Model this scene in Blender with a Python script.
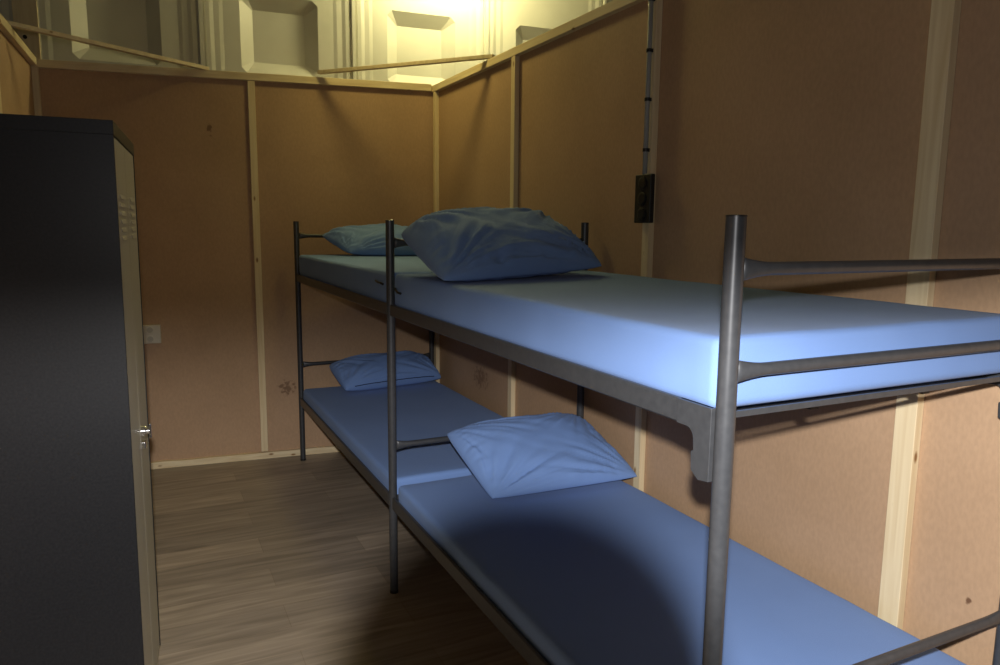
import bpy, bmesh, math, random
from mathutils import Vector, Matrix, noise
random.seed(7)
for o in list(bpy.data.objects): bpy.data.objects.remove(o)
SC = bpy.context.scene
C = SC.collection
R = math.radians

# ------------------------------------------------------------ camera
def cam_axes(yaw, pitch, roll):
    y, p, r = R(yaw), R(pitch), R(roll)
    f = Vector((math.sin(y)*math.cos(p), math.cos(y)*math.cos(p), math.sin(p)))
    rt = Vector((math.cos(y), -math.sin(y), 0)); u = rt.cross(f)
    return math.cos(r)*rt + math.sin(r)*u, -math.sin(r)*rt + math.cos(r)*u, f
CR, CU, CF = cam_axes(25.9478, -8.1758, .5372)
CAM = Vector((-.9462, -.9965, 1.6427))
camd = bpy.data.cameras.new('camera'); cam = bpy.data.objects.new('camera', camd); C.objects.link(cam)
def frame_matrix(loc, r, u, f):
    m = Matrix((r, u, -f)).transposed().to_4x4(); m.translation = loc; return m
cam.matrix_world = frame_matrix(CAM, CR, CU, CF)
camd.sensor_width = 36; camd.lens = 733.81/1000*36; camd.clip_start = .02
SC.camera = cam

# ------------------------------------------------------------ world, lights, exposure
w = bpy.data.worlds.new('world'); SC.world = w; w.use_nodes = True
w.node_tree.nodes['Background'].inputs[0].default_value = (1.0, .84, .55, 1)
w.node_tree.nodes['Background'].inputs[1].default_value = .003
SC.view_settings.view_transform = 'Standard'; SC.view_settings.look = 'None'
SC.view_settings.exposure = 0; SC.view_settings.gamma = 1; SC.view_settings.use_curve_mapping = False

# back partition frame: s runs left from the right-hand corner
BA = Vector((1.021, 4.15, 0)); ang = math.atan2(.28, 2.721)
BL = Vector((-math.cos(ang), math.sin(ang), 0)); BN = Vector((-math.sin(ang), -math.cos(ang), 0))
# hall wall frame behind it
HA = Vector((1.021, 5.35, 0)); ah = R(4.5)
HL = Vector((-math.cos(ah), math.sin(ah), 0)); HN = Vector((-math.sin(ah), -math.cos(ah), 0))
UZ = Vector((0, 0, 1))

def area(name, loc, target, sx, sy, power, col):
    l = bpy.data.lights.new(name, 'AREA'); l.shape = 'RECTANGLE'; l.size = sx; l.size_y = sy
    l.energy = power; l.color = col
    o = bpy.data.objects.new(name, l); C.objects.link(o); o.location = loc
    d = (Vector(target)-Vector(loc)).normalized()
    x = Vector((1, 0, 0)); x = (x - d*x.dot(d)).normalized(); y = (-d).cross(x)
    o.matrix_world = frame_matrix(Vector(loc), x, y, d)
    return o
# the hall's fluorescent tube hung high by the white wall, and an added, unseen fill light over the far right corner
def lamp(name, loc, e, r, col):
    l = bpy.data.lights.new(name, 'POINT'); l.energy = e; l.shadow_soft_size = r; l.color = col
    o = bpy.data.objects.new(name, l); C.objects.link(o); o.location = loc
for i in range(3): lamp('tube_light', HA + HL*(-.26-.30*i) + HN*.46 + UZ*3.84, 19, .08, (1.0, .90, .42))
area('corner_fill', (.40, 3.45, 3.45), (1.0, 3.30, 2.2), .3, .3, 11, (1.0, .82, .28))  # added fill, aimed at the right partition and away from the left

# the photographer's flash: upper cut-off and low lens shadow are drawn into its beam strength
fl = bpy.data.lights.new('flash', 'SPOT'); fl.energy = 330; fl.spot_size = R(120); fl.spot_blend = .3
fl.shadow_soft_size = .018; fl.color = (1.0, .97, .95)
flo = bpy.data.objects.new('flash', fl); C.objects.link(flo)
flo.matrix_world = frame_matrix(CAM + CU*.10 + CR*-.0 - CF*.03, CR, CU, CF)
fl.use_nodes = True
nt = fl.node_tree; em = nt.nodes['Emission']
tc = nt.nodes.new('ShaderNodeTexCoord'); sp = nt.nodes.new('ShaderNodeSeparateXYZ')
nt.links.new(tc.outputs['Normal'], sp.inputs[0])
def mth(op, a, b=None, clamp=False):
    n = nt.nodes.new('ShaderNodeMath'); n.operation = op; n.use_clamp = clamp
    for i, v in enumerate((a, b)):
        if v is None: continue
        if isinstance(v, (int, float)): n.inputs[i].default_value = v
        else: nt.links.new(v, n.inputs[i])
    return n.outputs[0]
def sstep(v, a, b):
    n = nt.nodes.new('ShaderNodeMapRange'); n.interpolation_type = 'SMOOTHSTEP'
    nt.links.new(v, n.inputs[0]); n.inputs[1].default_value = a; n.inputs[2].default_value = b
    return n.outputs[0]
zabs = mth('ABSOLUTE', sp.outputs[2])
bu = mth('DIVIDE', sp.outputs[0], zabs); bv = mth('DIVIDE', sp.outputs[1], zabs)
def px(x): return (x-500)/733.81
def py(y): return (332.5-y)/733.81
# the cut-off line leans a little: the flash was not held quite level
cut = mth('SUBTRACT', mth('MULTIPLY', bu, .03), bv)
top_fall = sstep(cut, -py(296), -py(446))
top_fall = mth('ADD', mth('MULTIPLY', top_fall, .925), .075)
eu = mth('DIVIDE', mth('SUBTRACT', bu, px(522)), 195/733.81)
ev = mth('DIVIDE', mth('SUBTRACT', bv, py(745)), 228/733.81)
el = mth('SQRT', mth('ADD', mth('MULTIPLY', eu, eu), mth('MULTIPLY', ev, ev)))
lens_shade = sstep(el, .84, 1.16)  # soft ellipse that paints the lens shadow into the beam
fac = mth('MULTIPLY', top_fall, lens_shade)
nt.links.new(fac, em.inputs['Strength'])

# ------------------------------------------------------------ materials
def mat(name, col, rough=.6, metal=0, spec=.5):
    m = bpy.data.materials.new(name); m.use_nodes = True
    b = m.node_tree.nodes['Principled BSDF']
    b.inputs['Base Color'].default_value = (*col, 1); b.inputs['Roughness'].default_value = rough
    b.inputs['Metallic'].default_value = metal; b.inputs['Specular IOR Level'].default_value = spec
    return m
def noisy(name, c1, c2, scale, rough=.6, stretch=(1, 1, 1), detail=6, bump=0, spec=.3, lo=.3, hi=.7, bscale=None, metal=0):
    m = mat(name, c1, rough, metal, spec); t = m.node_tree; b = t.nodes['Principled BSDF']
    c = t.nodes.new('ShaderNodeTexCoord'); mp = t.nodes.new('ShaderNodeMapping'); mp.inputs['Scale'].default_value = stretch
    n = t.nodes.new('ShaderNodeTexNoise'); n.inputs['Scale'].default_value = scale; n.inputs['Detail'].default_value = detail
    r = t.nodes.new('ShaderNodeValToRGB')
    r.color_ramp.elements[0].position = lo; r.color_ramp.elements[1].position = hi
    r.color_ramp.elements[0].color = (*c1, 1); r.color_ramp.elements[1].color = (*c2, 1)
    t.links.new(c.outputs['Object'], mp.inputs[0]); t.links.new(mp.outputs[0], n.inputs[0])
    t.links.new(n.outputs[0], r.inputs[0]); t.links.new(r.outputs[0], b.inputs['Base Color'])
    if bump:
        n2 = t.nodes.new('ShaderNodeTexNoise'); n2.inputs['Scale'].default_value = bscale or scale*3
        t.links.new(mp.outputs[0], n2.inputs[0])
        bp = t.nodes.new('ShaderNodeBump'); bp.inputs['Strength'].default_value = bump; bp.inputs['Distance'].default_value = .003
        t.links.new(n2.outputs[0], bp.inputs['Height']); t.links.new(bp.outputs[0], b.inputs['Normal'])
    return m

def mdf_material(stains):
    m = mat('hardboard', (.3, .18, .1), .62, 0, .25); t = m.node_tree; b = t.nodes['Principled BSDF']
    c = t.nodes.new('ShaderNodeTexCoord')
    def nz(scale, detail, st=(1, 1, 1)):
        mp = t.nodes.new('ShaderNodeMapping'); mp.inputs['Scale'].default_value = st
        n = t.nodes.new('ShaderNodeTexNoise'); n.inputs['Scale'].default_value = scale; n.inputs['Detail'].default_value = detail
        t.links.new(c.outputs['Object'], mp.inputs[0]); t.links.new(mp.outputs[0], n.inputs[0]); return n.outputs[0]
    r = t.nodes.new('ShaderNodeValToRGB'); r.color_ramp.elements[0].position = .3; r.color_ramp.elements[1].position = .72
    r.color_ramp.elements[0].color = (.43, .282, .170, 1); r.color_ramp.elements[1].color = (.505, .336, .208, 1)
    t.links.new(nz(2.2, 8), r.inputs[0])
    r2 = t.nodes.new('ShaderNodeValToRGB'); r2.color_ramp.elements[0].position = .35; r2.color_ramp.elements[1].position = .65
    r2.color_ramp.elements[0].color = (.94, .94, .94, 1); r2.color_ramp.elements[1].color = (1.03, 1.03, 1.03, 1)
    t.links.new(nz(90, 3, (1, 1, .5)), r2.inputs[0])
    mx = t.nodes.new('ShaderNodeMix'); mx.data_type = 'RGBA'; mx.blend_type = 'MULTIPLY'; mx.inputs[0].default_value = 1
    t.links.new(r.outputs[0], mx.inputs[6]); t.links.new(r2.outputs[0], mx.inputs[7])
    last = mx.outputs[2]
    for (p, rad, strength) in stains:                       # spilled-drip stains on the board
        vs = t.nodes.new('ShaderNodeVectorMath'); vs.operation = 'SUBTRACT'; vs.inputs[1].default_value = p
        t.links.new(c.outputs['Object'], vs.inputs[0])
        vn = t.nodes.new('ShaderNodeVectorMath'); vn.operation = 'MULTIPLY'
        vn.inputs[1].default_value = (1/rad[0], 1/rad[0], 1/rad[1]); t.links.new(vs.outputs[0], vn.inputs[0])
        ln = t.nodes.new('ShaderNodeVectorMath'); ln.operation = 'LENGTH'; t.links.new(vn.outputs[0], ln.inputs[0])
        a = t.nodes.new('ShaderNodeMath'); a.operation = 'SUBTRACT'; a.inputs[0].default_value = 1.15; t.links.new(ln.outputs['Value'], a.inputs[1])
        n = nz(38, 5); g = t.nodes.new('ShaderNodeMath'); g.operation = 'SUBTRACT'; t.links.new(n, g.inputs[0]); g.inputs[1].default_value = .56
        h = t.nodes.new('ShaderNodeMath'); h.operation = 'MULTIPLY'; h.inputs[1].default_value = 6; t.links.new(g.outputs[0], h.inputs[0])
        s = t.nodes.new('ShaderNodeMath'); s.operation = 'MULTIPLY_ADD'; s.inputs[1].default_value = 1.6; t.links.new(a.outputs[0], s.inputs[0]); t.links.new(h.outputs[0], s.inputs[2])
        s2 = t.nodes.new('ShaderNodeMath'); s2.operation = 'MULTIPLY'; s2.use_clamp = True; t.links.new(s.outputs[0], s2.inputs[0])
        cl = t.nodes.new('ShaderNodeMath'); cl.operation = 'MULTIPLY'; cl.use_clamp = True; cl.inputs[1].default_value = 3; t.links.new(a.outputs[0], cl.inputs[0])
        t.links.new(cl.outputs[0], s2.inputs[1])
        s3 = t.nodes.new('ShaderNodeMath'); s3.operation = 'MULTIPLY'; s3.inputs[1].default_value = strength; t.links.new(s2.outputs[0], s3.inputs[0])
        m3 = t.nodes.new('ShaderNodeMix'); m3.data_type = 'RGBA'; t.links.new(s3.outputs[0], m3.inputs[0])
        t.links.new(last, m3.inputs[6]); m3.inputs[7].default_value = (.085, .03, .012, 1); last = m3.outputs[2]
    t.links.new(last, b.inputs['Base Color'])
    bp = t.nodes.new('ShaderNodeBump'); bp.inputs['Strength'].default_value = .15; bp.inputs['Distance'].default_value = .002
    t.links.new(nz(160, 2), bp.inputs['Height']); t.links.new(bp.outputs[0], b.inputs['Normal'])
    return m

def pine_material(name, axis, tint=1.0):
    st = {'z': (14, 14, .7), 'x': (.7, 14, 14), 'y': (14, .7, 14)}[axis]
    m = mat(name, (.6, .45, .25), .6, 0, .25); t = m.node_tree; b = t.nodes['Principled BSDF']
    c = t.nodes.new('ShaderNodeTexCoord'); mp = t.nodes.new('ShaderNodeMapping'); mp.inputs['Scale'].default_value = st
    t.links.new(c.outputs['Object'], mp.inputs[0])
    n = t.nodes.new('ShaderNodeTexNoise'); n.inputs['Scale'].default_value = 3; n.inputs['Detail'].default_value = 5; n.inputs['Distortion'].default_value = .6
    t.links.new(mp.outputs[0], n.inputs[0])
    r = t.nodes.new('ShaderNodeValToRGB'); r.color_ramp.elements[0].position = .3; r.color_ramp.elements[1].position = .7
    r.color_ramp.elements[0].color = (.66*tint, .52*tint, .31*tint, 1); r.color_ramp.elements[1].color = (.80*tint, .68*tint, .45*tint, 1)
    t.links.new(n.outputs[0], r.inputs[0])
    # knots
    mp2 = t.nodes.new('ShaderNodeMapping'); k = {'z': (12, 12, 5), 'x': (5, 12, 12), 'y': (12, 5, 12)}[axis]
    mp2.inputs['Scale'].default_value = k; t.links.new(c.outputs['Object'], mp2.inputs[0])
    v = t.nodes.new('ShaderNodeTexVoronoi'); v.inputs['Scale'].default_value = 1.1; t.links.new(mp2.outputs[0], v.inputs['Vector'])
    kr = t.nodes.new('ShaderNodeValToRGB'); kr.color_ramp.elements[0].position = .05; kr.color_ramp.elements[1].position = .12
    kr.color_ramp.elements[0].color = (.38, .25, .16, 1); kr.color_ramp.elements[1].color = (1, 1, 1, 1)
    t.links.new(v.outputs['Distance'], kr.inputs[0])
    mx = t.nodes.new('ShaderNodeMix'); mx.data_type = 'RGBA'; mx.blend_type = 'MULTIPLY'; mx.inputs[0].default_value = 1
    t.links.new(r.outputs[0], mx.inputs[6]); t.links.new(kr.outputs[0], mx.inputs[7]); t.links.new(mx.outputs[2], b.inputs['Base Color'])
    return m

def floor_material():
    m = mat('oak_laminate', (.2, .15, .1), .42, 0, .35); t = m.node_tree; b = t.nodes['Principled BSDF']
    c = t.nodes.new('ShaderNodeTexCoord')
    br = t.nodes.new('ShaderNodeTexBrick'); br.offset = .37
    for k, v in (('Scale', 1), ('Mortar Size', .0016), ('Mortar Smooth', .2), ('Brick Width', 1.28), ('Row Height', .192), ('Bias', 0)): br.inputs[k].default_value = v
    br.inputs['Color1'].default_value = (.80, .80, .80, 1); br.inputs['Color2'].default_value = (1.12, 1.1, 1.08, 1); br.inputs['Mortar'].default_value = (.74, .70, .66, 1)
    t.links.new(c.outputs['Object'], br.inputs['Vector'])
    mp = t.nodes.new('ShaderNodeMapping'); mp.inputs['Scale'].default_value = (.9, 11, 1); t.links.new(c.outputs['Object'], mp.inputs[0])
    n = t.nodes.new('ShaderNodeTexNoise'); n.inputs['Scale'].default_value = 2.6; n.inputs['Detail'].default_value = 8; n.inputs['Distortion'].default_value = .8
    t.links.new(mp.outputs[0], n.inputs[0])
    r = t.nodes.new('ShaderNodeValToRGB'); r.color_ramp.elements[0].position = .33; r.color_ramp.elements[1].position = .68
    r.color_ramp.elements[0].color = (.27, .222, .17, 1); r.color_ramp.elements[1].color = (.43, .355, .275, 1)
    t.links.new(n.outputs[0], r.inputs[0])
    mx = t.nodes.new('ShaderNodeMix'); mx.data_type = 'RGBA'; mx.blend_type = 'MULTIPLY'; mx.inputs[0].default_value = 1
    t.links.new(r.outputs[0], mx.inputs[6]); t.links.new(br.outputs[0], mx.inputs[7]); t.links.new(mx.outputs[2], b.inputs['Base Color'])
    return m

M_PINE_Z = pine_material('pine_upright', 'z'); M_PINE_X = pine_material('pine_across', 'x'); M_PINE_Y = pine_material('pine_along', 'y')
M_FLOOR = floor_material()
M_HALL = noisy('white_painted_steel', (.70, .68, .60), (.77, .75, .68), 3, .38, spec=.4)
M_CEIL = mat('ceiling_paint', (.7, .68, .6), .8)
M_METAL = noisy('gunmetal_paint', (.052, .055, .061), (.066, .069, .075), 60, .36, spec=.45, metal=.25)
M_CAP = mat('black_plastic', (.012, .012, .013), .42)
M_SOCKBLACK = mat('socket_black_plastic', (.010, .010, .011), .5)
M_PIPE = mat('grey_conduit', (.30, .31, .30), .5)
M_LOCK_DARK = noisy('anthracite_paint', (.007, .0075, .009), (.012, .0125, .014), 140, .42, spec=.22, bump=.04, bscale=300)
M_LOCK_DOOR = mat('greige_paint', (.46, .43, .35), .42)
M_CHROME = mat('chrome', (.8, .8, .8), .14, 1)
M_SOCKET = mat('cream_plastic', (.60, .56, .46), .4)
M_SOCKDK = mat('socket_recess', (.42, .39, .32), .5)
M_SLAT = mat('slat_steel', (.04, .04, .045), .5, .3)
M_DARK = mat('hole_dark', (.01, .008, .006), .9)

def cloth_material():
    m = noisy('blue_cotton', (.172, .290, .590), (.190, .312, .618), 2.4, .85, spec=.15, bump=.25, bscale=420)
    b = m.node_tree.nodes['Principled BSDF']; b.inputs['Sheen Weight'].default_value = .06; b.inputs['Sheen Roughness'].default_value = .5
    return m
M_CLOTH = cloth_material()
M_SLIT_SHADE = mat('navy_slit_shade', (.02, .035, .09), .9)  # dark colour stands in for the shade inside the pillowcase opening

# ------------------------------------------------------------ mesh helpers
def obj(name, bm, m, parent=None, smooth=False, bevel=0, seg=2):
    if bevel:
        bmesh.ops.remove_doubles(bm, verts=bm.verts, dist=1e-6)
    bmesh.ops.recalc_face_normals(bm, faces=bm.faces)
    me = bpy.data.meshes.new(name); bm.to_mesh(me); bm.free()
    o = bpy.data.objects.new(name, me); C.objects.link(o)
    for mm in (m if isinstance(m, (list, tuple)) else [m]): me.materials.append(mm)
    if parent: o.parent = parent
    if smooth:
        for p in me.polygons: p.use_smooth = True
    if bevel:
        md = o.modifiers.new('bevel', 'BEVEL'); md.width = bevel; md.segments = seg; md.limit_method = 'ANGLE'; md.angle_limit = R(35)
        for p in me.polygons: p.use_smooth = True
        md.harden_normals = True
    return o
def box(bm, x0, x1, y0, y1, z0, z1, mi=0):
    vs = [bm.verts.new((x, y, z)) for z in (z0, z1) for (x, y) in ((x0, y0), (x1, y0), (x1, y1), (x0, y1))]
    for f in ((3, 2, 1, 0), (4, 5, 6, 7), (0, 1, 5, 4), (1, 2, 6, 5), (2, 3, 7, 6), (3, 0, 4, 7)):
        fc = bm.faces.new([vs[i] for i in f]); fc.material_index = mi
    return vs
def hexa(bm, pts, mi=0):
    vs = [bm.verts.new(p) for p in pts]
    for f in ((3, 2, 1, 0), (4, 5, 6, 7), (0, 1, 5, 4), (1, 2, 6, 5), (2, 3, 7, 6), (3, 0, 4, 7)):
        fc = bm.faces.new([vs[i] for i in f]); fc.material_index = mi
def bar(bm, a, b, wid, dep, side=None):
    """square bar between two points"""
    a, b = Vector(a), Vector(b); d = (b-a).normalized()
    s = (side or UZ); s = (s - d*s.dot(d)).normalized(); t = d.cross(s)
    pts = []
    for p in (a, b):
        for (i, j) in ((-1, -1), (1, -1), (1, 1), (-1, 1)): pts.append(p + s*i*wid/2 + t*j*dep/2)
    hexa(bm, pts)
def loft(bm, rings, cap=True):
    rv = [[bm.verts.new(p) for p in r] for r in rings]
    n = len(rv[0])
    for a, b in zip(rv, rv[1:]):
        for i in range(n): bm.faces.new((a[i], a[(i+1) % n], b[(i+1) % n], b[i]))
    if cap: bm.faces.new(rv[0][::-1]); bm.faces.new(rv[-1])
def tube(bm, pts, rad, n=20, cap=True):
    pts = [Vector(p) for p in pts]; rings = []
    for i, p in enumerate(pts):
        d = (pts[min(i+1, len(pts)-1)] - pts[max(i-1, 0)]).normalized()
        s = Vector((0, 1, 0)) if abs(d.y) < .9 else Vector((1, 0, 0))
        s = (s - d*s.dot(d)).normalized(); t = d.cross(s)
        r = rad[i] if isinstance(rad, (list, tuple)) else rad
        rings.append([p + s*r*math.cos(2*math.pi*k/n) + t*r*math.sin(2*math.pi*k/n) for k in range(n)])
    loft(bm, rings, cap)
def empty(name, loc=(0, 0, 0), rot=(0, 0, 0)):
    o = bpy.data.objects.new(name, None); C.objects.link(o); o.location = loc; o.rotation_euler = rot
    o.empty_display_size = .1
    return o
def tag(o, label, cat, group=None):
    o['label'] = label; o['category'] = cat
    if group: o['group'] = group
    return o
def struct(name, bm, m, **k):
    o = obj(name, bm, m, **k); o['kind'] = 'structure'; return o
NB = bmesh.new

# ------------------------------------------------------------ the setting
XR = 1.021; DST = .03
bm = NB(); box(bm, -2.6, 4.6, -2.4, 6.2, -.1, 0); struct('floor', bm, M_FLOOR)
def bp(s, z, off=0): return BA + BL*s + BN*off + UZ*z
def hp(s, z, off=0): return HA + HL*s + HN*off + UZ*z
ST = [((bp(1.53, 2.262)), (.022, .05), .6), ((bp(1.095, .50)), (.065, .06), .6), ((bp(.80, .66)), (.012, .012), .9),
      (Vector((XR, 3.33, .66)), (.13, .085), .45), (Vector((XR, .126, .649)), (.012, .012), .8)]
M_MDF = mdf_material([(tuple(p), r, s) for p, r, s in ST])
SL = 2.521                                     # length of the back partition
bm = NB(); hexa(bm, [bp(0, 0), bp(SL+.03, 0), bp(SL+.03, 0, -.016), bp(-.03, 0, -.016)] + [bp(0, 2.62), bp(SL+.03, 2.60), bp(SL+.03, 2.60, -.016), bp(-.03, 2.62, -.016)])
struct('wall_back', bm, M_MDF)
bm = NB(); box(bm, XR, XR+.016, -1.9, 4.148, 0, 2.62); struct('wall_right', bm, M_MDF)
LA = bp(SL, 0); LD = Vector((-.0312, -.9995, 0)); LN = Vector((.9995, -.0312, 0))
def lp(t, z, off=0): return LA + LD*t + LN*off + UZ*z
bm = NB(); hexa(bm, [lp(0, 0), lp(6.2, 0), lp(6.2, 0, -.016), lp(-.0, 0, -.016)] + [lp(0, 2.6), lp(6.2, 2.6), lp(6.2, 2.6, -.016), lp(0, 2.6, -.016)])
struct('wall_left', bm, M_MDF)

tn = 0
def trim(bm, m, bevel=.002):
    global tn
    tn += 1
    return struct('trim_%d' % tn, bm, m, bevel=bevel)
def wob(i, a=.0012): return (random.random()-.5)*2*a
# right wall studs (face width measured along y)
for (ya, yb) in ((.30, .365), (1.555, 1.600), (2.825, 2.872), (-.95, -.885)):
    bm = NB(); box(bm, XR-DST, XR-.0005, ya, yb, 0.045, 2.594); trim(bm, M_PINE_Z)
bm = NB(); box(bm, XR-DST, XR-.0005, 4.075, 4.118, 0.045, 2.594); trim(bm, M_PINE_Z)
bm = NB(); box(bm, XR-DST-.002, XR+.03, -1.9, 4.18, 2.595, 2.641); trim(bm, M_PINE_Y, .003)
bm = NB(); box(bm, XR-DST, XR-.0005, -1.9, 4.12, 0, .045); trim(bm, M_PINE_Y)
# back wall top plate, bottom plate, studs
def bprism(s0, s1, z0a, z1a, z0b, z1b, o0, o1):
    bm = NB(); hexa(bm, [bp(s0, z0a, o0), bp(s1, z0b, o0), bp(s1, z0b, o1), bp(s0, z0a, o1), bp(s0, z1a, o0), bp(s1, z1b, o0), bp(s1, z1b, o1), bp(s0, z1a, o1)])
    return bm
trim(bprism(.035, SL+.02, 2.602, 2.650, 2.571, 2.619, -.03, DST), M_PINE_X, .003)
# bottom plate, rough-sawn: its top edge wanders
bm = NB(); prev = None
for i in range(61):
    s = .035 + (SL-.037-.035)*i/60; h = .043 + .006*noise.noise(Vector((s*6, 0, 0))); o = DST + .004*noise.noise(Vector((s*5, 3, 0)))
    r = [bm.verts.new(p) for p in (bp(s, 0, .0005), bp(s, 0, o), bp(s, h, o-.002), bp(s, h, .0005))]
    if prev:
        for k in range(4): bm.faces.new((prev[k], prev[(k+1) % 4], r[(k+1) % 4], r[k]))
    else: bm.faces.new(r)
    prev = r
bm.faces.new(prev[::-1]); trim(bm, M_PINE_X, 0)
for (s0, s1) in ((1.240, 1.285), (SL-.037, SL-.001)):
    trim(bprism(s0, s1, .052, 2.584, .052, 2.584, .0005, DST-.004), M_PINE_Z)
# left wall plate + studs
def lprism(t0, t1, z0, z1, o0, o1):
    bm = NB(); hexa(bm, [lp(t0, z0, o0), lp(t1, z0, o0), lp(t1, z0, o1), lp(t0, z0, o1), lp(t0, z1, o0), lp(t1, z1, o0), lp(t1, z1, o1), lp(t0, z1, o1)]); return bm
trim(lprism(.034, 6.2, 2.580, 2.626, -.03, .032), M_PINE_Y, .003)
for t0 in (1.22, 2.44): trim(lprism(t0, t0+.05, 0.0, 2.579, .0005, .03), M_PINE_Z)
# wide post behind the left corner, with a bolt hole
bm = NB(); q = [(-1.588, 4.62), (-1.455, 4.62), (-1.455, 4.655), (-1.588, 4.655)]
hexa(bm, [Vector((x, y, 0)) for x, y in q] + [Vector((x, y, 3.9)) for x, y in q]); post = trim(bm, M_PINE_Z)
bm = NB(); tube(bm, [(-1.531, 4.6195, 2.79), (-1.531, 4.612, 2.79)], .012, 16); h = obj('bolt_hole', bm, M_DARK)
h.parent = post; h['label'] = 'dark round bolt hole'

# hall wall of pressed steel modules with recessed square panels
MOD = 1.19
def hall_wall():
    bm = NB()
    def Q(*p): bm.faces.new([bm.verts.new(x) for x in p])
    H0, H1 = 0, 4.3
    for k in range(-3, 4):
        c = -.325 + MOD*k
        # vertical profile of the module: shallow ribs either side of the flat field
        prof = [(-.595, 0), (-.575, .0), (-.560, .018), (-.53, .018), (-.50, .007), (-.46, .007), (-.43, 0), (-.36, 0)]
        for a, b in zip(prof, prof[1:]):
            for sg in (1, -1): Q(hp(c+sg*a[0], H0, a[1]), hp(c+sg*b[0], H0, b[1]), hp(c+sg*b[0], H1, b[1]), hp(c+sg*a[0], H1, a[1]))
        # field with octagonal recess rows
        zs = [(.10+.005), 1.12, 2.14, 3.16]
        zs = [3.162 - .80*i for i in range(3, -1, -1)]
        zc = [0]+[ (a+b)/2 for a, b in zip(zs, zs[1:])]+[4.3]
        for z, (za, zb) in zip(zs, zip(zc, zc[1:])):
            ho, hi, ch, ci, D = .305, .203, .042, .006, .085
            def octo(h, cc): return [(-h+cc, -h), (h-cc, -h), (h, -h+cc), (h, h-cc), (h-cc, h), (-h+cc, h), (-h, h-cc), (-h, -h+cc)]
            O, I = octo(ho, ch), octo(hi, ci)
            B = [(-.36+.001, za-z), (.36-.001, za-z), (.36, za-z+.001), (.36, zb-z-.001), (.359, zb-z), (-.359, zb-z), (-.36, zb-z-.001), (-.36, za-z+.001)]
            for i in range(8):
                j = (i+1) % 8
                P = lambda p, o: hp(c+p[0], z+p[1], o)
                Q(P(B[i], 0), P(B[j], 0), P(O[j], 0), P(O[i], 0))
                Q(P(O[i], 0), P(O[j], 0), P(I[j], -D), P(I[i], -D))
            Q(*[hp(c+p[0], z+p[1], -D) for p in I])
    bmesh.ops.remove_doubles(bm, verts=bm.verts, dist=1e-5)
    return struct('wall_outer', bm, M_HALL)
hall_wall()
for k in range(-3, 4):                                   # slim steel cover strip on every module joint
    s = -.325 + MOD*(k+.5)
    bm = NB(); pts = [(s-.014, .0), (s+.014, .0), (s+.014, .034), (s-.014, .034)]
    hexa(bm, [hp(a, 0, b) for a, b in pts] + [hp(a, 4.3, b) for a, b in pts]); trim(bm, M_HALL)
bm = NB(); box(bm, -3.5, 5.2, -2.4, 6.2, 4.3, 4.4); struct('ceiling', bm, M_CEIL)

# diagonal laths bracing the corners of the partitions
bm = NB(); bar(bm, (.228-.03, 4.196, 2.668), (1.02, 3.17, 2.659), .022, .034); tag(obj('timber_brace', bm, M_PINE_X, bevel=.0015), 'thin pale lath laid diagonally across the corner where back and right partitions meet', 'wooden brace')
bm = NB(); bar(bm, (-1.512, 3.60, 2.642), (-.50, 4.30, 2.642), .022, .034); tag(obj('timber_brace', bm, M_PINE_X, bevel=.0015), 'thin pale lath laid diagonally across the far left corner above the dark locker', 'wooden brace')

# ------------------------------------------------------------ bunk beds
W, L, H = .9687, 2.02, 1.668; PR = .0182
ZU0, ZU1 = 1.264, 1.313; ZL0, ZL1 = .400, .458
RT, RM, RL = 1.572, 1.385, .686
def post_parts(parent, x, y):
    bm = NB(); tube(bm, [(x, y, .012), (x, y, .80), (x, y, H-.003)], PR, 28)
    p = obj('post', bm, M_METAL, parent, smooth=True)
    md = p.modifiers.new('es', 'EDGE_SPLIT'); md.split_angle = R(40)
    bm = NB(); tube(bm, [(x, y, H-.003), (x, y, H-.001), (x, y, H)], [PR+.0006, PR+.0006, PR-.002], 28); c = obj('end_cap', bm, M_CAP, p, smooth=True)
    c.modifiers.new('es', 'EDGE_SPLIT').split_angle = R(40); c['label'] = 'black plastic cap closing the tube'
    bm = NB(); tube(bm, [(x, y, 0), (x, y, .010), (x, y, .012)], [PR+.001, PR+.001, PR-.001], 28); c = obj('foot_cap', bm, M_CAP, p, smooth=True)
    c.modifiers.new('es', 'EDGE_SPLIT').split_angle = R(40); c['label'] = 'black plastic foot'
    return p
def cross_rail(parent, name, y, z, x0=None, x1=None, hh=.0124, flare=.0225, fl=.075):
    """round rail whose ends are pressed flat and flare out where they are welded to the posts"""
    x0 = PR*.93 if x0 is None else x0; x1 = W-PR*.93 if x1 is None else x1
    bm = NB(); rings = []; st = []
    for t in (0, .15, .35, .6, .85, 1): st.append((x0+fl*t, t))
    for t in (.25, .5, .75): st.append((x0+fl+(x1-x0-2*fl)*t, 1))
    for t in (1, .85, .6, .35, .15, 0): st.append((x1-fl*t, t))
    for x, t in st:
        e = (1-t)**2*(1+.4*t); rz = hh + (flare-hh)*e; ry = hh*(1-.45*e)
        rings.append([(x, y+ry*math.cos(a), z+rz*math.sin(a)) for a in [2*math.pi*k/20 for k in range(20)]])
    loft(bm, rings); return obj(name, bm, M_METAL, parent, smooth=True)
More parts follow.
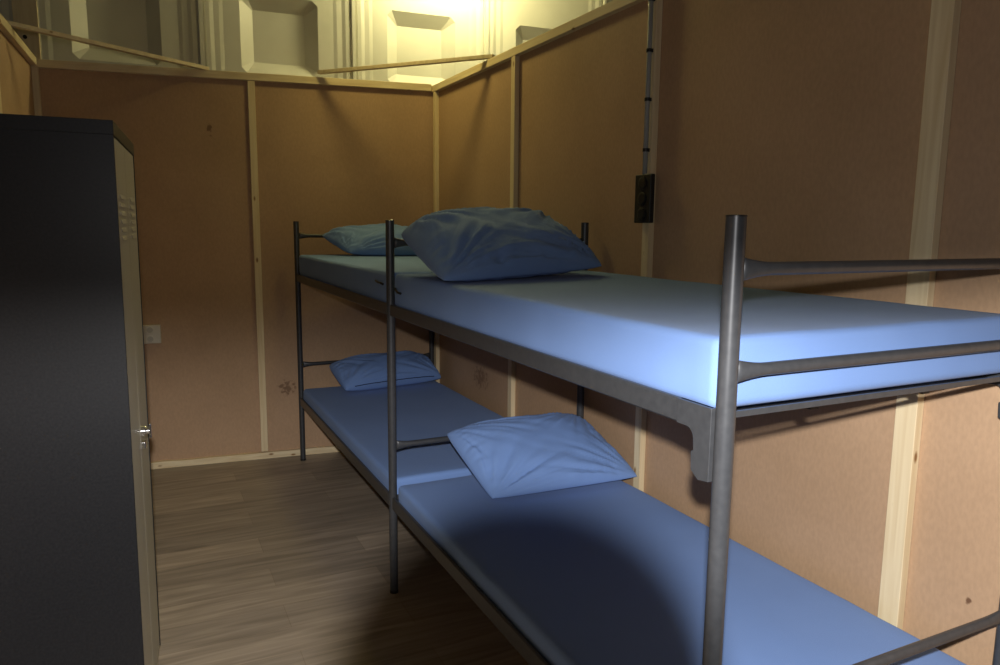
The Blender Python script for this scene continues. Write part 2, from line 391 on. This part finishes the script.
def side_rail(parent, x, sgn, y0, y1, z0, z1, lip):
    """angle-iron side rail ending in hook brackets beside the posts"""
    bm = NB(); t = .004; r = .006
    # outer vertical flange with a rolled upper edge, horizontal ledge inside
    out = x - sgn*.012
    prof = [(out, z0+.004), (out, z1-.004), (out+sgn*.004, z1), (out+sgn*.012, z1), (out+sgn*.012, z1-.004), (out+sgn*.006, z1-.006), (out+sgn*.006, z0+.012), (out+sgn*.028, z0+.012), (out+sgn*.028, z0), (out+sgn*.004, z0)]
    loft(bm, [[(a, y, b) for a, b in prof] for y in (y0+.026, y1-.026)])
    o = obj('side_rail', bm, M_METAL, parent, bevel=.001)
    return o
def bracket(parent, x, sgn, yp, d, z1, drop, zr0):
    """the curved gusset at a rail's end, running down beside the post"""
    bm = NB(); out = x - sgn*.012
    ya = yp + d*.0225
    pts = [(ya, z1), (yp+d*.12, z1), (yp+d*.12, zr0)]
    for k in range(6):
        a = k/5*math.pi/2; pts.append((yp+d*(.090-.020*math.sin(a)), zr0-.022*(1-math.cos(a))))
    pts += [(yp+d*.068, z1-drop*.62), (yp+d*.075, z1-drop*.65), (yp+d*.073, z1-drop*.90), (yp+d*.052, z1-drop), (ya, z1-drop*.97)]
    xa, xb = out-sgn*.0015, out+sgn*.0125
    loft(bm, [[(xx, a, b) for a, b in pts] for xx in (xa, xb)])
    return obj('hook_bracket', bm, M_METAL, parent, bevel=.0015)
def slat_base(parent, y0, y1, z):
    bm = NB(); n = 14
    for i in range(n):
        y = y0+.08 + (y1-y0-.16)*i/(n-1); box(bm, .018, W-.018, y-.02, y+.02, z, z+.004)
    for x in (.3, .66): box(bm, x-.012, x+.012, y0+.03, y1-.03, z-.004, z)
    return obj('slatted_base', bm, M_SLAT, parent)
def end_bar(parent, y, d, z0, z1):
    """thin folded bar under the mattress end with dropped corner gussets"""
    bm = NB(); pts = [(PR*1.02, z1), (W-PR*1.02, z1), (W-PR*1.02, z0-.014), (W-.034, z0-.014)]
    for k in range(6): a = k/5*math.pi/2; pts.append((W-.034-.030*(1-math.cos(a)), z0-.014*(1-math.sin(a))))
    pts.append((PR*1.02, z0))
    loft(bm, [[(a, yy, b) for a, b in pts] for yy in (y-.004, y+.003)])
    return obj('end_bar', bm, M_METAL, parent, bevel=.001)

def bed(label, y0, y1, first):
    b = empty('bunk_bed', (0, y0, 0)); tag(b, label, 'bunk bed', 'bunk beds joined end to end')
    inv = (0, -y0, 0)
    g = []
    ys = (y0, y1) if first else (y1,)
    for y in ys:
        for x in (0, W): g.append(post_parts(b, x, y))
        for z in (RT, RM, RL): g.append(cross_rail(b, 'cross_rail', y, z))
    for y, d in ((y0, 1), (y1, -1)):
        for z0, z1 in ((ZU0+.035, ZU1-.002), (ZL0+.036, ZL1)):
            if first or y == y1: g.append(end_bar(b, y, d, z0, z1))
    for (za, zb) in ((ZU0, ZU1), (ZL0, ZL1)):
        for x, s in ((0, 1), (W, -1)):
            g.append(side_rail(b, x, s, y0, y1, za, zb, .02))
            if first: g.append(bracket(b, x, s, y0, 1, zb, .146 if zb > 1 else .12, za))
        g.append(slat_base(b, y0+.03, y1-.03, za+.0125))
    for o in g: o.location = inv
    return b
Y1 = L; Y2 = 4.108
bed('gunmetal tubular steel bunk bed nearest the camera, with large pillows at its far end', 0, Y1, True)
bed('gunmetal tubular steel bunk bed standing further off against the back partition', Y1, Y2, False)

# ties holding the fitted sheets by the middle post
def tie(name, label, pts, r=.0035):
    bm = NB(); tube(bm, pts, r, 8); o = obj(name, bm, M_CAP, smooth=True); return tag(o, label, 'tie')
tie('cable_tie', 'short black tie end poking out left of the middle post, at the far upper mattress', [(-.003, 2.23, 1.398), (-.006, 2.19, 1.394), (-.005, 2.15, 1.394), (-.003, 2.12, 1.390)], .005)
tie('cable_tie', 'short black tie end poking out right of the middle post, at the near upper mattress', [(-.002, 1.95, 1.384), (-.005, 1.93, 1.378), (-.008, 1.90, 1.372), (-.005, 1.87, 1.370)], .005)

def mattress(label, x0, x1, y0, y1, z0, z1, seed, sag=.004):
    """foam mattress in a taut fitted sheet"""
    bm = NB(); nx, ny, nz = 22, 44, 5
    rr = .022
    def pt(u, v, w_):                       # u,v,w in -1..1 -> rounded box
        hx, hy, hz = (x1-x0)/2, (y1-y0)/2, (z1-z0)/2
        p = Vector((u*hx, v*hy, w_*hz)); q = Vector((max(-hx+rr, min(hx-rr, p.x)), max(-hy+rr, min(hy-rr, p.y)), max(-hz+rr, min(hz-rr, p.z))))
        d = p-q
        if d.length > 1e-9: p = q + d.normalized()*rr
        return p + Vector(((x0+x1)/2, (y0+y1)/2, (z0+z1)/2))
    def steps(n, h):                        # denser towards the edges
        e = rr/h; a = [-1, -1+e*.15, -1+e*.4, -1+e*.7, -1+e]; m = [-1+e+(2-2*e)*i/n for i in range(1, n)]
        return a + m + [-x for x in a[::-1]]
    U, V, Wz = steps(nx, (x1-x0)/2), steps(ny, (y1-y0)/2), steps(nz, (z1-z0)/2)
    cache = {}
    def vert(u, v, w_):
        k = (round(u, 6), round(v, 6), round(w_, 6))
        if k not in cache:
            p = pt(u, v, w_); n = Vector((p.x*1.1, p.y*.8, p.z))
            edge = max(abs(u), abs(v))
            if w_ > .99: p.z += -sag*(1-u*u)*(1-v*v) + .0022*noise.noise(n*3+Vector((seed, 0, 0))) + .0012*noise.noise(Vector((p.x*9, p.y*9, seed)))
            if abs(w_) < .99 or edge > .97:
                a = .0022*noise.noise(Vector((p.y*7+p.x*5, p.z*9, seed+5))) + .0014*noise.noise(Vector((p.y*26+p.x*18, p.z*4, seed)))
                if abs(u) > .99: p.x += (1 if u > 0 else -1)*a
                if abs(v) > .99: p.y += (1 if v > 0 else -1)*a
            cache[k] = bm.verts.new(p)
        return cache[k]
    def grid(A, B, f):
        for a0, a1 in zip(A, A[1:]):
            for b0, b1 in zip(B, B[1:]):
                try: bm.faces.new((f(a0, b0), f(a1, b0), f(a1, b1), f(a0, b1)))
                except ValueError: pass
    for s in (-1, 1):
        grid(U, V, lambda a, b: vert(a, b, s)); grid(U, Wz, lambda a, b: vert(a, s, b)); grid(V, Wz, lambda a, b: vert(s, a, b))
    o = obj('mattress', bm, M_CLOTH, smooth=True)
    return tag(o, label, 'mattress', 'blue sheeted mattresses on the bunk beds')
mattress('blue sheeted mattress on the upper bunk nearest the camera', .002, .955, .030, 1.985, ZU1-.010, 1.444, 1)
mattress('blue sheeted mattress on the upper bunk at the back, beyond the middle post', .002, .955, 2.05, 4.075, ZU1-.010, 1.446, 2)
mattress('blue sheeted mattress on the lower bunk nearest the camera, filling the bottom of the photo', .006, .955, .030, 1.975, ZL0+.0175, .520, 3)
mattress('blue sheeted mattress on the lower bunk at the back, beyond the middle post', .006, .955, 2.045, 4.075, ZL0+.0175, .522, 4)

def pillow(label, NL, NR, FR, FL, T, floor_z, seed, bow=.07, up=1.0, dn=.45, crest=.0, wr=1.0, pw=.46, opening=False):
    """stuffed pillow through four corner points; the cover is pinched at the corners and creased towards them"""
    c = [Vector(p) for p in (NL, NR, FR, FL)]
    n = ((c[1]-c[0]).cross(c[3]-c[0]) + (c[3]-c[2]).cross(c[1]-c[2])).normalized()
    if n.z < 0: n = -n
    mid = sum(c, Vector())/4
    N = 72; bm = NB(); top = {}; bot = {}
    for i in range(N+1):
        for j in range(N+1):
            # cluster rows towards the seam so the rim rounds off
            u = .5-.5*math.cos(math.pi*i/N); v = .5-.5*math.cos(math.pi*j/N)
            p = c[0]*(1-u)*(1-v) + c[1]*u*(1-v) + c[2]*u*v + c[3]*(1-u)*v
            uu, vv = 2*u-1, 2*v-1
            # the four corners are blunt, not needle sharp
            cr = (abs(uu)*abs(vv))**8
            p = p.lerp(mid, .02*cr)
            pin = bow*(vv**2*(1-uu*uu))            # long sides bow in between the corners
            p = p + (c[0]*(1-u)+c[1]*u - (c[3]*(1-u)+c[2]*u))*(pin*.5)*(1 if vv > 0 else -1)
            pin = bow*(uu**2*(1-vv*vv))
            p = p + (c[0]*(1-v)+c[3]*v - (c[1]*(1-v)+c[2]*v))*(pin*.5)*(1 if uu > 0 else -1)
            e = max(0, (1-abs(uu)**2.6))*max(0, (1-abs(vv)**2.6)); prof = e**pw
            prof *= 1 + crest*vv
            w_ = 0
            for k, (cu, cv) in enumerate(((0, 0), (1, 0), (1, 1), (0, 1))):   # creases radiate from each corner
                du, dv = abs(u-cu), abs(v-cv); r = math.hypot(du, dv); a = math.atan2(dv, du+1e-9)
                fall = math.exp(-((r-.30)/.26)**2)
                w_ += fall*(noise.noise(Vector((a*6.5+k*7.3, r*1.1, seed)))*1.3 + .7*(.5-abs(noise.noise(Vector((a*13+k*3.1, r*1.6, seed+9))))*2))
            rim = math.exp(-((1-max(abs(uu), abs(vv)))/.16)**2)                # puckers along the seam
            t = (u if abs(vv) > abs(uu) else v)
            w_ += rim*1.0*noise.noise(Vector((t*17, (abs(uu) > abs(vv))*5., seed+2)))
            w_ += .55*noise.noise(Vector((u*3.1+v*1.7, v*3.3-u, seed+4))) + .25*noise.noise(Vector((u*9, v*7, seed+6)))
            w_ *= .011*wr*min(1, e*5)
            a = p + n*(T*up*prof + w_); b = p - n*(T*dn*prof) + n*(w_*.4)
            if a.z < floor_z+.004: a.z = floor_z+.004
            if b.z < floor_z+.001: b.z = floor_z+.001
            if b.z > a.z: b.z = a.z-.0005
            edge = i in (0, N) or j in (0, N)
            top[i, j] = bm.verts.new(a); bot[i, j] = top[i, j] if edge else bm.verts.new(b)
    for i in range(N):
        for j in range(N):
            bm.faces.new((top[i, j], top[i+1, j], top[i+1, j+1], top[i, j+1]))
            try: bm.faces.new((bot[i, j], bot[i, j+1], bot[i+1, j+1], bot[i+1, j]))
            except ValueError: pass
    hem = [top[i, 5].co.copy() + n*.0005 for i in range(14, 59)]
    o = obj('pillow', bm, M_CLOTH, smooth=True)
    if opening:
        bm = NB(); tube(bm, hem, .0032, 8); h = obj('pillowcase_opening', bm, M_SLIT_SHADE, o, smooth=True); h['label'] = 'dark slit of the pillowcase opening'
    return tag(o, label, 'pillow', 'blue pillows at the heads of the bunks')
P1 = pillow('large plump blue pillow on the near upper bunk, propped over its head rail', (-.015, 1.375, 1.456), (.80, 1.60, 1.484), (.74, 1.99, 1.63), (.02, 1.955, 1.612), .138, 1.446, 3, wr=1.9, bow=.0, crest=.22, dn=.45)
P2 = pillow('smooth blue pillow on the near lower bunk, propped over its head rail', (.29, 1.61, .535), (.983, 1.545, .553), (.94, 2.01, .715), (.235, 1.985, .722), .105, .523, 11, wr=1.0, bow=.0, crest=.25, dn=.35)
P3 = pillow('blue pillow with open hem on the far lower bunk by the back partition', (.23, 3.78, .548), (.955, 3.86, .56), (.88, 4.05, .69), (.18, 4.05, .675), .115, .525, 17, bow=.0, crest=.1, dn=.6, pw=.4, opening=True)
P4 = pillow('blue pillow on the far upper bunk, beyond the middle post', (.27, 3.74, 1.466), (.93, 3.66, 1.466), (.86, 4.05, 1.58), (.15, 4.04, 1.575), .112, 1.448, 23, bow=.0, wr=1.7)

# ------------------------------------------------------------ locker
ld = Vector((.049, .70, 0)).normalized()
lk = empty('metal_locker', (-1.006, 1.21, 0), (0, R(.3), math.atan2(ld.y, ld.x)-math.pi/2))
tag(lk, 'tall anthracite steel locker with two greige doors, cut by the left edge of the photo', 'locker')
# local frame: y runs along the door front (0..LW), x = 0 is the front, body goes to -x
LW, LDp, LH = .63, .50, 1.908; zb = .09
bm = NB(); box(bm, -LDp, -.018, .010, LW, zb, LH-.036); box(bm, -LDp, 0, 0, LW, LH-.036, LH); box(bm, -LDp, -.0005, 0, .010, zb, LH-.036); box(bm, -.020, -.001, LW-.006, LW, zb, LH-.034)
obj('body', bm, M_LOCK_DARK, lk, bevel=.0008)
for k, (a, b) in enumerate(((.011, .314), (.318, LW-.007))):
    bm = NB(); box(bm, -.016, -.0035, a, b, zb+.004, LH-.038)
    d = obj('door', bm, M_LOCK_DOOR, lk, bevel=.0025); d['label'] = 'greige steel door leaf'
    for zc in (LH-.19,):
        bm = NB()
        for i in range(6):
            z = zc - i*.023; y0, y1 = a+.09, b-.09
            hexa(bm, [Vector(p) for p in ((-.0045, y0, z-.004), (.001, y0+.004, z-.008), (.001, y1-.004, z-.008), (-.0045, y1, z-.004), (-.0045, y0, z+.006), (-.002, y0+.004, z+.004), (-.002, y1-.004, z+.004), (-.0045, y1, z+.006))])
        obj('louvre', bm, M_LOCK_DOOR, d, bevel=.0008)
    hy = .345 if k else .28
    bm = NB()
    if k:
        tube(bm, [(-.004, hy, .985), (.010, hy, .985), (.011, hy, .985), (.022, hy, .985), (.023, hy, .985)], [.017, .017, .011, .011, .008], 24)
        box(bm, .020, .027, hy-.006, hy+.006, .962, 1.008)
        o = obj('turn_handle', bm, M_CHROME, d, smooth=False, bevel=.001); o['label'] = 'chrome turn handle with hasp'
        bm = NB(); box(bm, -.004, .010, hy-.016, hy+.016, .930, .952); obj('hasp', bm, M_CHROME, d, bevel=.002)
for (x, y) in ((-.05, .05), (-.05, LW-.05), (-LDp+.05, .05), (-LDp+.05, LW-.05)):
    bm = NB(); box(bm, x-.02, x+.02, y-.02, y+.02, 0.002, zb+.001); obj('foot', bm, M_LOCK_DARK, lk, bevel=.002)

# ------------------------------------------------------------ sockets, conduit
sk = empty('wall_socket', bp(1.955, .92)); sk.rotation_euler = (0, 0, -ang)
tag(sk, 'cream double wall socket on the back partition beside the locker', 'socket')
bm = NB(); box(bm, -.064, .064, -.034, -.001, -.061, .061); obj('housing', bm, M_SOCKET, sk, bevel=.004)
for z in (-.03, .03):
    bm = NB(); tube(bm, [(0, -.0335, z), (0, -.037, z), (0, -.038, z)], [.026, .026, .024], 28)
    o = obj('outlet', bm, M_SOCKET, sk, smooth=True, ); o.modifiers.new('es', 'EDGE_SPLIT').split_angle = R(40)
    bm = NB(); tube(bm, [(0, -.0375, z), (0, -.0385, z)], .0185, 24); obj('recess', bm, M_SOCKDK, o)
bx = empty('socket_box', (XR, 1.575, 1.767)); tag(bx, 'black triple socket box on the right partition below the grey conduit', 'socket')
bm = NB(); box(bm, -.054, -DST-.0005, -.054, .054, -.101, .101); obj('housing', bm, M_SOCKBLACK, bx, bevel=.004)
for z in (-.064, 0, .064):
    bm = NB(); tube(bm, [(-.053, 0, z), (-.058, 0, z), (-.059, 0, z)], [.027, .027, .025], 28)
    o = obj('outlet', bm, M_SOCKBLACK, bx, smooth=True); o.modifiers.new('es', 'EDGE_SPLIT').split_angle = R(40)
    bm = NB(); tube(bm, [(-.0585, 0, z), (-.0595, 0, z)], .019, 24); obj('recess', bm, M_CAP, o)
cd = empty('conduit', (XR-.0425, 1.578, 1.868)); tag(cd, 'thin grey conduit running up the right partition from the black socket box', 'conduit')
bm = NB(); tube(bm, [(0, 0, .0), (0, 0, .4), (0, 0, .90)], .0105, 16); obj('pipe', bm, M_PIPE, cd, smooth=True)
for z in (.10, .305, .50, .70):
    bm = NB(); tube(bm, [(0, 0, z-.007), (0, 0, z+.007)], .0135, 16); box(bm, .0, .0145, -.011, .011, z-.007, z+.007)
    obj('clip', bm, M_CAP, cd, bevel=.001)
